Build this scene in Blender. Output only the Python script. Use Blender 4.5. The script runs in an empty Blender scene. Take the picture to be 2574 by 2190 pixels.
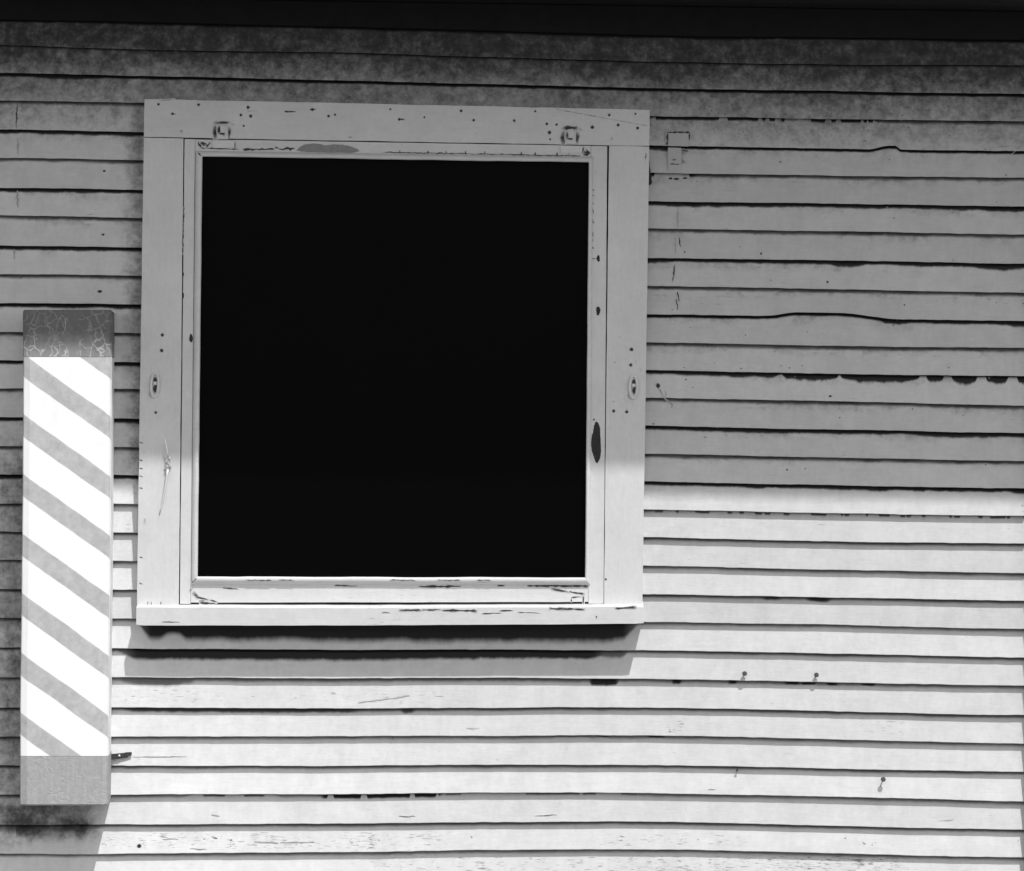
import bpy, bmesh, math, random
import numpy as np
from mathutils import Vector, Matrix

S = bpy.context.scene
COL = S.collection
random.seed(7)

# ------------------------------------------------------------------ camera
D = 10.0                 # metres from the wall
ROLL = 0.015
ZC = 1.6                 # camera height
cam_data = bpy.data.cameras.new("camera")
cam = bpy.data.objects.new("camera", cam_data)
COL.objects.link(cam)
cam_data.sensor_fit = 'HORIZONTAL'
cam_data.sensor_width = 36.0
cam_data.lens = 36.0 * D / 2.574
cam_data.clip_start = 0.1
cam_data.clip_end = 3000
ct, st = math.cos(ROLL), math.sin(ROLL)
cam.matrix_world = Matrix(((ct, -st, 0, 0), (0, 0, -1, -D), (st, ct, 0, ZC), (0, 0, 0, 1)))
S.camera = cam

# ------------------------------------------------------------------ light
SUN = Vector((0.515, -1.0, 2.1)).normalized()
w = bpy.data.worlds.new("World")
S.world = w
w.use_nodes = True
nt = w.node_tree
nt.nodes.clear()
sky = nt.nodes.new('ShaderNodeTexSky')
sky.sky_type = 'NISHITA'
sky.sun_disc = False
sky.sun_elevation = math.asin(SUN.z)
sky.sun_rotation = math.atan2(SUN.x, SUN.y)
bw = nt.nodes.new('ShaderNodeRGBToBW')           # black and white photograph
bg = nt.nodes.new('ShaderNodeBackground')
bg.inputs['Strength'].default_value = 0.15
wo = nt.nodes.new('ShaderNodeOutputWorld')
nt.links.new(sky.outputs[0], bw.inputs[0])
nt.links.new(bw.outputs[0], bg.inputs['Color'])
nt.links.new(bg.outputs[0], wo.inputs[0])
sl = bpy.data.lights.new("sun", 'SUN')
sl.energy = 2.7
sl.angle = math.radians(0.9)
so = bpy.data.objects.new("sun", sl)
so.rotation_euler = SUN.to_track_quat('Z', 'Y').to_euler()
so.location = (3, -6, 8)
COL.objects.link(so)

S.view_settings.view_transform = 'Standard'
S.view_settings.look = 'None'
S.view_settings.exposure = 0.66
S.view_settings.gamma = 1.0

# ------------------------------------------------------------------ helpers
def P(px, py, d=0.0):
    """a point of the place: column/row traced at its own distance d in front of the sheathing"""
    u = (px - 1287.0) / 1000.0
    v = (1095.0 - py) / 1000.0
    s = (D - d) / D
    return Vector(((u * ct - v * st) * s, -d, ZC + (u * st + v * ct) * s))

def link(name, me, mats, parent=None):
    o = bpy.data.objects.new(name, me)
    if not isinstance(mats, (list, tuple)):
        mats = [mats]
    for m in mats:
        me.materials.append(m)
    if parent is not None:
        o.parent = parent
    COL.objects.link(o)
    return o

def bm_obj(name, bm, mats, parent=None, smooth=False):
    me = bpy.data.meshes.new(name)
    bmesh.ops.recalc_face_normals(bm, faces=bm.faces)
    bm.to_mesh(me)
    bm.free()
    if smooth:
        me.polygons.foreach_set('use_smooth', [True] * len(me.polygons))
    return link(name, me, mats, parent)

def empty(name, loc, parent=None):
    o = bpy.data.objects.new(name, None)
    o.empty_display_size = 0.05
    o.location = loc
    if parent is not None:
        o.parent = parent
    COL.objects.link(o)
    return o

def tag(o, label=None, cat=None, group=None, kind=None):
    if label: o['label'] = label
    if cat: o['category'] = cat
    if group: o['group'] = group
    if kind: o['kind'] = kind
    return o

# --- small numpy noise
_rng = np.random.RandomState(11)
_T1 = _rng.rand(4096)
_T2 = _rng.rand(256, 256)
def n1(x):
    i = np.floor(x).astype(int); f = x - i; f = f * f * (3 - 2 * f)
    return _T1[i % 4096] * (1 - f) + _T1[(i + 1) % 4096] * f
def f1(x, o=4):
    r = 0; a = .5; t = 0
    for k in range(o):
        r = r + a * n1(x * 2 ** k + 37.7 * k); t += a; a *= .55
    return r / t
def n2(x, y):
    i = np.floor(x).astype(int); j = np.floor(y).astype(int)
    f = x - i; g = y - j; f = f * f * (3 - 2 * f); g = g * g * (3 - 2 * g)
    a = _T2[i % 256, j % 256]; b = _T2[(i + 1) % 256, j % 256]
    c = _T2[i % 256, (j + 1) % 256]; d = _T2[(i + 1) % 256, (j + 1) % 256]
    return (a * (1 - f) + b * f) * (1 - g) + (c * (1 - f) + d * f) * g
def f2(x, y, o=4):
    r = 0; a = .5; t = 0
    for k in range(o):
        r = r + a * n2(x * 2 ** k + 17.3 * k, y * 2 ** k + 9.1 * k); t += a; a *= .55
    return r / t
def sm(a, b, x):
    t = np.clip((x - a) / (b - a), 0, 1)
    return t * t * (3 - 2 * t)

# ------------------------------------------------------------------ materials
class NT:
    def __init__(s, name):
        s.m = bpy.data.materials.new(name); s.m.use_nodes = True
        s.t = s.m.node_tree; s.n = s.t.nodes; s.p = s.n['Principled BSDF']
    def new(s, t, **k):
        n = s.n.new(t)
        for a, b in k.items(): setattr(n, a, b)
        return n
    def put(s, sock, v):
        if isinstance(v, bpy.types.NodeSocket): s.t.links.new(v, sock)
        else: sock.default_value = v
    def math(s, op, a, b=0.0, clamp=False):
        n = s.new('ShaderNodeMath', operation=op); n.use_clamp = clamp
        s.put(n.inputs[0], a); s.put(n.inputs[1], b)
        return n.outputs[0]
    def attr(s, name):
        return s.new('ShaderNodeAttribute', attribute_name=name).outputs['Fac']
    def coord(s, sx=1, sy=1, sz=1, out='Object'):
        c = s.new('ShaderNodeTexCoord').outputs[out]
        m = s.new('ShaderNodeMapping'); m.inputs['Scale'].default_value = (sx, sy, sz)
        s.t.links.new(c, m.inputs[0])
        return m.outputs[0]
    def noise(s, vec, scale, detail=4, rough=.55, dist=0):
        n = s.new('ShaderNodeTexNoise'); s.t.links.new(vec, n.inputs['Vector'])
        n.inputs['Scale'].default_value = scale; n.inputs['Detail'].default_value = detail
        n.inputs['Roughness'].default_value = rough; n.inputs['Distortion'].default_value = dist
        return n.outputs['Fac']
    def rng(s, v, a, b, c=0.0, d=1.0, smooth=True):
        n = s.new('ShaderNodeMapRange'); n.interpolation_type = 'SMOOTHSTEP' if smooth else 'LINEAR'
        n.clamp = True
        s.put(n.inputs[0], v)
        for i, q in enumerate((a, b, c, d)): s.put(n.inputs[i + 1], q)
        return n.outputs[0]
    def mix(s, f, a, b):
        n = s.new('ShaderNodeMix', data_type='FLOAT'); n.clamp_factor = True
        s.put(n.inputs[0], f); s.put(n.inputs[2], a); s.put(n.inputs[3], b)
        return n.outputs[0]
    def bump(s, h, strength, dist):
        n = s.new('ShaderNodeBump'); n.inputs['Strength'].default_value = strength
        n.inputs['Distance'].default_value = dist
        s.put(n.inputs['Height'], h); s.t.links.new(n.outputs[0], s.p.inputs['Normal'])
    def out(s, val, rough=.6, spec=.3):
        s.put(s.p.inputs['Base Color'], (val, val, val, 1) if isinstance(val, float) else val)
        s.put(s.p.inputs['Roughness'], rough)
        s.p.inputs['Specular IOR Level'].default_value = spec
        return s.m

def paint_nodes(k, base, horiz=True, wear=0.5):
    """old oil paint on wood: cloudy, faint grain, hair cracks, specks of dirt"""
    o = k.coord(1, 1, 1)
    g = k.coord(*((1, 1, 14) if horiz else (14, 1, 1)))
    cloud = k.noise(o, 9, 8, .72)
    fine = k.noise(o, 70, 4, .65)
    grain = k.noise(g, 16, 5, .65)
    v = k.math('ADD', base, k.math('MULTIPLY', k.math('SUBTRACT', cloud, .5), .17 * base * 2))
    v = k.math('ADD', v, k.math('MULTIPLY', k.math('SUBTRACT', fine, .5), .16 * base))
    v = k.math('ADD', v, k.math('MULTIPLY', k.math('SUBTRACT', grain, .5), .16 * base))
    brush = k.noise(k.coord(*((1.2, 1, 26) if horiz else (26, 1, 1.2))), 30, 4, .7)
    v = k.math('ADD', v, k.math('MULTIPLY', k.math('SUBTRACT', brush, .5), .13 * base))
    # hair cracks along the grain, in patches
    g2 = k.coord(*((3, 1, 40) if horiz else (40, 1, 3)))
    cr = k.noise(g2, 7, 5, .62, .6)
    patch = k.noise(k.coord(1, 1, 2.0) if horiz else o, 3.2, 3, .5)
    crack = k.math('MULTIPLY', k.rng(cr, .655 - .03 * wear, .70), k.rng(patch, .60 - .12 * wear, .74 - .1 * wear))
    v = k.mix(k.math('MULTIPLY', crack, .8), v, base * .22)
    sp = k.noise(o, 190, 2, .5)
    speck = k.math('MULTIPLY', k.rng(sp, .735, .78), k.rng(k.noise(o, 9, 3), .42, .62))
    v = k.mix(k.math('MULTIPLY', speck, .7), v, base * .25)
    dirt = k.attr('dirt')  # holes, cracks and marks, also the shadows painted round the hangers
    v = k.mix(k.math('MULTIPLY', k.rng(k.math('ADD', dirt, k.math('MULTIPLY', k.math('SUBTRACT', k.noise(o, 260, 3, .6), .5), k.math('MULTIPLY', dirt, .9))), .05, .85), .97), v, .012)
    h = k.math('ADD', k.math('ADD', k.math('MULTIPLY', grain, .6), k.math('MULTIPLY', brush, .5)), k.math('SUBTRACT', k.math('MULTIPLY', fine, .5), crack))
    return v, h, o

def mat_siding():
    k = NT('weathered_clapboard_paint')
    base = .50
    v, h, o = paint_nodes(k, base, True, .55)
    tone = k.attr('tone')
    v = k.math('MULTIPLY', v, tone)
    st_ = k.attr('stain_shade')
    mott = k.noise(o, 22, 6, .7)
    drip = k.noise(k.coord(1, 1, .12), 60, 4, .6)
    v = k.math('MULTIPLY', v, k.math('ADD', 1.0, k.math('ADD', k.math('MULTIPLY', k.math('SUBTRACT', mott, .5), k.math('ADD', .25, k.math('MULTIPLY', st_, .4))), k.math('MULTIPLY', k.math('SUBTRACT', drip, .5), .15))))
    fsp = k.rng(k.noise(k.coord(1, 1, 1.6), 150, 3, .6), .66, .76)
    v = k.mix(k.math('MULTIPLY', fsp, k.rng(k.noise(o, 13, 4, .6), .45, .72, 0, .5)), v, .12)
    # mildew blooms; the same mask carries shade painted on the boards
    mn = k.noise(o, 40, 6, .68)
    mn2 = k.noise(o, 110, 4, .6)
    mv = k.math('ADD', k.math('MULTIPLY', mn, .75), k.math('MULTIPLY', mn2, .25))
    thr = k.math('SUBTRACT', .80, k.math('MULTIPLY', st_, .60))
    mild_shade = k.rng(k.math('SUBTRACT', mv, thr), -.30, .40)
    mild_shade = k.math('MULTIPLY', mild_shade, k.rng(st_, .02, .2))
    v = k.mix(k.math('MULTIPLY', mild_shade, .95), v, .024)
    # fine splits along the grain of weather-beaten boards
    sa = k.attr('split')
    s1 = k.noise(k.coord(5, 1, 62), 8, 4, .6, .35)
    s2 = k.noise(k.coord(1, 1, 4), 30, 4, .65)
    se = k.math('ADD', s1, k.math('MULTIPLY', k.math('SUBTRACT', s2, .5), .35))
    sthr = k.math('SUBTRACT', .735, k.math('MULTIPLY', sa, .165))
    spm = k.rng(k.math('SUBTRACT', se, sthr), 0, .07)
    v = k.mix(k.math('MULTIPLY', spm, .85), v, .09)
    # dirt and drips under the lap above, plus painted lap shade
    gw = k.attr('grime_shade'); gd = k.attr('grime_shade_dark'); ld = k.attr('lap')
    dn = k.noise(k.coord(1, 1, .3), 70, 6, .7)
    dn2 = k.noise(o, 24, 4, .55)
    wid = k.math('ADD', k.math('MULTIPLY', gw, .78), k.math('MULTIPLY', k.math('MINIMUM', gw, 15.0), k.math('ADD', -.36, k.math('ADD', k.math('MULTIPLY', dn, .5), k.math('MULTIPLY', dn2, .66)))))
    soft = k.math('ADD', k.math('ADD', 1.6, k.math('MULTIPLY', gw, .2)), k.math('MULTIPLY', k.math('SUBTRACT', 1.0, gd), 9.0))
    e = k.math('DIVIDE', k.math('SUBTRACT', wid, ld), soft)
    crust_shade = k.math('MULTIPLY', k.rng(e, -.7, .9), gd)
    v = k.mix(crust_shade, v, .010)
    # bare, greyed wood where paint has flaked
    pe = k.attr('peel')
    pn = k.noise(k.coord(1, 1, 2.2), 60, 4, .6)
    pk = k.rng(k.math('ADD', pe, k.math('MULTIPLY', k.math('SUBTRACT', pn, .5), .9)), .50, .56)
    v = k.mix(pk, v, .06)
    h = k.math('SUBTRACT', h, k.math('MULTIPLY', pk, .8))
    k.bump(h, .35, .0012)
    c = k.new('ShaderNodeCombineColor')
    for i in range(3): k.t.links.new(v, c.inputs[i])
    return k.out(c.outputs[0], .62, .25)

def mat_paint(name, base, horiz=True, wear=.4, spec=.3, rough=.55):
    k = NT(name)
    v, h, o = paint_nodes(k, base, horiz, wear)
    k.bump(h, .3, .001)
    c = k.new('ShaderNodeCombineColor')
    for i in range(3): k.t.links.new(v, c.inputs[i])
    return k.out(c.outputs[0], rough, spec)

def mat_plain(name, v, rough=.7, spec=.2, var=.3, scale=60):
    k = NT(name)
    n = k.noise(k.coord(), scale, 4, .6)
    f = k.math('MULTIPLY', v, k.math('ADD', 1 - var, k.math('MULTIPLY', n, 2 * var)))
    c = k.new('ShaderNodeCombineColor')
    for i in range(3): k.t.links.new(f, c.inputs[i])
    k.bump(n, .3, .001)
    return k.out(c.outputs[0], rough, spec)

STRIPE = .070
def mat_pole():
    """white shaft with painted grey diagonal bands; UV = (distance round the shaft, height), metres"""
    k = NT('striped_pole_paint')
    uv = k.new('ShaderNodeTexCoord').outputs['UV']
    sp = k.new('ShaderNodeSeparateXYZ'); k.t.links.new(uv, sp.inputs[0])
    o = k.coord()
    wob = k.math('MULTIPLY', k.math('SUBTRACT', k.noise(o, 14, 3), .5), .007)
    q = k.math('ADD', k.math('ADD', sp.outputs[1], k.math('MULTIPLY', sp.outputs[0], .69)), k.math('ADD', wob, STRIPE))
    q = k.math('DIVIDE', q, .1472)
    fr = k.math('FRACT', q)
    band = k.math('MULTIPLY', k.rng(fr, .0, .022), k.math('SUBTRACT', 1.0, k.rng(fr, .375, .40)))
    band = k.math('MULTIPLY', band, k.attr('face'))
    n = k.noise(o, 45, 5, .65)
    nl = k.noise(k.coord(1, 1, .3), 12, 4, .6)
    white = k.math('ADD', .83, k.math('ADD', k.math('MULTIPLY', k.math('SUBTRACT', nl, .5), .16), k.math('MULTIPLY', k.math('SUBTRACT', n, .5), .12)))
    grey = k.math('ADD', .43, k.math('ADD', k.math('MULTIPLY', k.math('SUBTRACT', n, .5), .32),
                                    k.math('MULTIPLY', k.math('SUBTRACT', nl, .5), .12)))
    vo = k.new('ShaderNodeTexVoronoi', feature='DISTANCE_TO_EDGE')
    vv = k.new('ShaderNodeVectorMath', operation='ADD')
    nn = k.new('ShaderNodeTexNoise'); nn.inputs['Scale'].default_value = 40; k.t.links.new(o, nn.inputs['Vector'])
    sc = k.new('ShaderNodeVectorMath', operation='SCALE'); sc.inputs['Scale'].default_value = .03
    k.t.links.new(nn.outputs['Color'], sc.inputs[0])
    k.t.links.new(o, vv.inputs[0]); k.t.links.new(sc.outputs[0], vv.inputs[1])
    k.t.links.new(vv.outputs[0], vo.inputs['Vector']); vo.inputs['Scale'].default_value = 55
    ck = k.math('MULTIPLY', k.math('SUBTRACT', 1.0, k.rng(vo.outputs['Distance'], .0, .05)),
                k.rng(k.noise(o, 8, 2), .56, .7))
    grey = k.mix(k.math('MULTIPLY', ck, .7), grey, .5)
    v = k.mix(band, white, grey)
    c = k.new('ShaderNodeCombineColor')
    for i in range(3): k.t.links.new(v, c.inputs[i])
    k.bump(n, .15, .001)
    return k.out(c.outputs[0], .5, .3)

def mat_cap(name, base, crk, cscale, amount, low, worn):
    """crackled dark paint; the crackle opens up towards height low"""
    k = NT(name)
    o = k.coord()
    nn = k.new('ShaderNodeTexNoise'); nn.inputs['Scale'].default_value = 30; k.t.links.new(o, nn.inputs['Vector'])
    sc = k.new('ShaderNodeVectorMath', operation='SCALE'); sc.inputs['Scale'].default_value = .035
    k.t.links.new(nn.outputs['Color'], sc.inputs[0])
    vv = k.new('ShaderNodeVectorMath', operation='ADD')
    k.t.links.new(k.coord(1, 1, .8), vv.inputs[0]); k.t.links.new(sc.outputs[0], vv.inputs[1])
    vo = k.new('ShaderNodeTexVoronoi', feature='DISTANCE_TO_EDGE')
    vo.inputs['Scale'].default_value = cscale; k.t.links.new(vv.outputs[0], vo.inputs['Vector'])
    ck = k.math('SUBTRACT', 1.0, k.rng(vo.outputs['Distance'], .0, .085))
    ck = k.math('MULTIPLY', ck, k.rng(k.noise(o, 17, 3), .40, .56))
    zz = k.new('ShaderNodeSeparateXYZ'); k.t.links.new(o, zz.inputs[0])
    near = k.rng(k.math('SUBTRACT', zz.outputs[2], low), .0, .05, 1.0, .28)
    streak = k.noise(k.coord(8, 1, .6), 16, 4, .6)
    n = k.noise(o, 90, 4, .7)
    v = k.math('MULTIPLY', base, k.math('ADD', .55, k.math('ADD', k.math('MULTIPLY', n, .55), k.math('MULTIPLY', streak, .4))))
    if worn:      # paint rubbed thin towards the lower edge of the cap
        wn = k.rng(k.math('ADD', k.math('SUBTRACT', zz.outputs[2], low), k.math('MULTIPLY', k.math('SUBTRACT', k.noise(k.coord(1, 1, .6), 22, 4, .6), .5), .05)), .0, .042, .7, .0)
        v = k.mix(wn, v, worn)
    v = k.mix(k.math('MULTIPLY', k.math('MULTIPLY', ck, near), amount), v, crk)
    sk = k.rng(k.noise(k.coord(9, 1, .5), 22, 3, .6), .66, .72)
    v = k.mix(k.math('MULTIPLY', sk, amount * .5), v, crk)
    c = k.new('ShaderNodeCombineColor')
    for i in range(3): k.t.links.new(v, c.inputs[i])
    k.bump(k.math('SUBTRACT', n, ck), .4, .001)
    return k.out(c.outputs[0], .6, .25)

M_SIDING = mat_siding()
M_TRIM_H = mat_paint('trim_paint', .565, True, .25)
M_TRIM_V = mat_paint('trim_paint_upright', .565, False, .1)
M_SASH_H = mat_paint('sash_paint', .565, True, .7)
M_SASH_V = mat_paint('sash_paint_upright', .565, False, .35)
M_PATCH = mat_paint('patch_paint', .40, True, .4)
M_DARK = mat_plain('bare_dark_wood', .035, .8, .1, .4, 90)
M_GREYWOOD = mat_plain('bare_grey_wood', .24, .8, .1, .35, 120)
M_HOLE = mat_plain('nail_hole', .012, .9, .05)
M_BACK = mat_plain('black_gap', .01, .9, .02)
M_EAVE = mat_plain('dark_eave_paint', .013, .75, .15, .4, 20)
M_ROOF = mat_plain('roof_felt', .06, .9, .1, .4, 40)
M_IRON = mat_plain('rusty_iron', .035, .6, .4, .5, 200)
M_HW = mat_paint('painted_hardware', .58, True, .2)
M_PANE = mat_plain('black_pane', .0012, .3, .03, .2, 8)
M_POLE = mat_pole()
Z_TOPCAP = P(170, 897, .186).z
Z_LOWCAP = P(170, 1901, .186).z
M_CAP_T = mat_cap('crackled_dark_paint', .115, .50, 46, .9, Z_TOPCAP, .30)
M_CAP_B = mat_cap('crackled_grey_paint', .33, .5, 48, .10, Z_LOWCAP - .04, .0)

# ------------------------------------------------------------------ ground
def ground():
    k = NT('packed_dirt')
    n = k.noise(k.coord(), 3, 6, .65); n2_ = k.noise(k.coord(), 60, 5, .6)
    v = k.math('ADD', .10, k.math('ADD', k.math('MULTIPLY', n, .07), k.math('MULTIPLY', n2_, .06)))
    c = k.new('ShaderNodeCombineColor')
    for i in range(3): k.t.links.new(v, c.inputs[i])
    k.bump(n2_, .5, .01)
    m = k.out(c.outputs[0], .9, .1)
    bm = bmesh.new()
    R = 900
    vs = [bm.verts.new(p) for p in ((-R, -R, 0), (R, -R, 0), (R, R, 0), (-R, R, 0))]
    bm.faces.new(vs)
    o = bm_obj('ground', bm, m)
    tag(o, 'bare packed dirt ground in front of the wall', 'ground', kind='structure')
ground()

# ------------------------------------------------------------------ the house
house = empty('clapboard_house', (0, 0, 0))
tag(house, 'weathered white clapboard house wall with a dark square window under its eave', 'house')

CX = [0, 345, 860, 1274, 1674, 2108, 2569]
LINES = [
 [45,52,65,75,87,91,98],[111,126,132,145,156,163,165],[183,191,203,213,223,229,237],
 [252,259,270,282,293,299.5,306],[325,332,344,355,367,374,381],[397,402,414,425,435,442,447],
 [471,477,488,498,508,512,520],[540,549,558,567,575,582,590],[616,623,632,641,649,655.5,663],
 [688,694,703,712,720,727.5,737],[762,765,774,783,791,797,806],[834,838,846,854,861,870,876],
 [906,910,917,924,931,940,946],[976,978,986,994,1001.5,1009,1021],[1048,1052,1058,1065,1072,1080,1090],
 [1121,1125,1131,1137,1142,1151,1161],[1193,1195,1200,1206,1211,1220,1229],[1266,1267,1272,1277,1282,1292,1298],
 [1336,1340,1343,1347,1351,1363,1368],[1408,1411,1415,1419,1423,1434,1442],[1480,1484,1487,1490,1495,1502,1512],
 [1554,1555,1558,1562,1565,1571,1583],[1627,1631,1634,1633,1636,1644,1655],[1703,1703,1706,1704,1708,1716,1725],
 [1779,1779,1782,1779,1779,1789,1799],[1851,1852,1852,1850,1849,1860,1871],[1924,1926,1926,1923,1924,1933,1942],
 [1998,1998,1997,1993,1994,2004,2016],[2073,2073,2071,2067,2065,2077,2088],[2147,2147,2143,2136,2135,2146,2157]]
NVIS = len(LINES)
for q in range(6):
    LINES.append([a + 72 for a in LINES[-1]])
LINES = [np.array(l, float) for l in LINES]
XEND = 2577
XC = np.concatenate([np.arange(-1500, -60, 30), np.arange(-60, XEND + 1, 3.0)])

def line_y(k, x):
    """row of the lap line k at column x, with the small waviness of old boards"""
    if k < 0:
        y0 = np.interp(x, CX, LINES[0]) - 70
    else:
        xs = [0]
        y0 = sum(np.interp(x + dx, CX, LINES[k]) for dx in (-160, -80, 0, 80, 160)) / 5
        left = x < 0
        y0 = np.where(left, LINES[k][0] + (LINES[k][1] - LINES[k][0]) / 345 * np.maximum(x, -1500) * .5, y0)
    kk = k + 60
    y0 = y0 + 2.2 * (f1(x / 190 + kk * 13.1, 2) - .5) + 1.5 * (f1(x / 28 + kk * 7.7, 3) - .5)
    if k == 10:     # board warped up
        y0 = y0 - 10 * sm(1925, 2010, x) * (1 - sm(2110, 2240, x)) + 2 * sm(2200, 2250, x)
    if k == 4:
        y0 = y0 - 10 * sm(2180, 2240, x) * (1 - sm(2250, 2266, x))
    return y0

LY = {k: line_y(k, XC) for k in range(-1, len(LINES))}
T = np.array([0, .015, .04, .10, .2, .3, .4, .5, .6, .68, .75, .81, .86, .90, .93, .955, .975, 1.0, 1.06])
BUTT, TUCK = .0155, .0025
def face_depth(t, k):
    return BUTT + (TUCK - BUTT) * np.clip(t, 0, 1.06)

def depth_at(px, py):
    for k in range(0, len(LINES)):
        yl = float(np.interp(px, XC, LY[k]))
        if py <= yl:
            yu = float(np.interp(px, XC, LY[k - 1]))
            return float(face_depth((yl - py) / (yl - yu), k))
    return BUTT

def lap_crust_shade(k, x):
    """width (mm) and darkness of dirt plus painted shade below lap line k"""
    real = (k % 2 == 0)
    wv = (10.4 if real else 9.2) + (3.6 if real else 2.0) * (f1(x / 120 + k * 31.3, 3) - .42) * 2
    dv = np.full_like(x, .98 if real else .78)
    sun = sm(1225, 1290, LY[k])                 # painted lap shade is eased below the eave's shadow edge
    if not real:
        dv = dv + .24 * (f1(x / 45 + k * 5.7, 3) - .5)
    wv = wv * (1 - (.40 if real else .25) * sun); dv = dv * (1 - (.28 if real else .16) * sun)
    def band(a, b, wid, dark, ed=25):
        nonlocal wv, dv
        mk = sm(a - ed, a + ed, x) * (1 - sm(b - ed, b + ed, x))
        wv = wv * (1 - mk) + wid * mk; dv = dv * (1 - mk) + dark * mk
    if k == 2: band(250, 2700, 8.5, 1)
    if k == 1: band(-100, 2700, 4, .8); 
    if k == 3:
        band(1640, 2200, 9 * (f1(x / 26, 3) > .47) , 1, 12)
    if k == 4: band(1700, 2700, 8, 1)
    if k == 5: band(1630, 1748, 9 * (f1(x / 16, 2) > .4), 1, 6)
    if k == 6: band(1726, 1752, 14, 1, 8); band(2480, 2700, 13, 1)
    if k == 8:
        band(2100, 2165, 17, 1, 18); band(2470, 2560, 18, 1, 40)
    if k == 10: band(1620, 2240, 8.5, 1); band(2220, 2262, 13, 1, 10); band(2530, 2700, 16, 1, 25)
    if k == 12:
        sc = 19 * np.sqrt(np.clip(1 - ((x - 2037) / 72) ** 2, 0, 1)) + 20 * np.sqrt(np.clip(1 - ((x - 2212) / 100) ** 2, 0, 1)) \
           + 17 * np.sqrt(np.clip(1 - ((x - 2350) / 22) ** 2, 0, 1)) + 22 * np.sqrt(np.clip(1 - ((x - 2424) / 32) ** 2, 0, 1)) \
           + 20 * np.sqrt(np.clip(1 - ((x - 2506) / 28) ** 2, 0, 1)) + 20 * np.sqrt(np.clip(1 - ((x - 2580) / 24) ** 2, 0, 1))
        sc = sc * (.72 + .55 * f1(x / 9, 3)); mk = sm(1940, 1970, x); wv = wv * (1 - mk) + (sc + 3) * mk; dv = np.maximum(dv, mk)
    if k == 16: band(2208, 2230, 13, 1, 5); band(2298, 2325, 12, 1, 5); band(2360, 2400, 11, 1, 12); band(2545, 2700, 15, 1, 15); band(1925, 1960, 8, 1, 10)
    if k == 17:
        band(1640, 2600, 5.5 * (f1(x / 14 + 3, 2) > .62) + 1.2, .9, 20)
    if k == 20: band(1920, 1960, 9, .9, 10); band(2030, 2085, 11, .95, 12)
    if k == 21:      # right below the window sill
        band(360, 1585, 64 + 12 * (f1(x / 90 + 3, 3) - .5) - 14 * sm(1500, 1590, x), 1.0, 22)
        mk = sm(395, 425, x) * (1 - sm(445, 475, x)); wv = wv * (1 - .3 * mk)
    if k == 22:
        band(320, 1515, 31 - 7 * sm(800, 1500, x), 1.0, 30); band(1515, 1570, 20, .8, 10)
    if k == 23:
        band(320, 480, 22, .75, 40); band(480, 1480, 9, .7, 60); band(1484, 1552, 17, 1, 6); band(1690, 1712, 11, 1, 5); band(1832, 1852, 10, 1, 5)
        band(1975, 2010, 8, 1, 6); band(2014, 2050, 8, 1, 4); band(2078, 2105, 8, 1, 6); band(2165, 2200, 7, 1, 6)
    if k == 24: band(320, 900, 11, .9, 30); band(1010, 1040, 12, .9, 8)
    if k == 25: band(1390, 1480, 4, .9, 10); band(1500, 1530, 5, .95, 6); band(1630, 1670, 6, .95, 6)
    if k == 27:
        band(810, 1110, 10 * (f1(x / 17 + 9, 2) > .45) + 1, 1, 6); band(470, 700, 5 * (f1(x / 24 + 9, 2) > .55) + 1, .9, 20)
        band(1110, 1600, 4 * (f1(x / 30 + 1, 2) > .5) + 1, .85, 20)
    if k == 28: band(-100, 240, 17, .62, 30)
    return wv, np.clip(dv, 0, 1)

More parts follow.
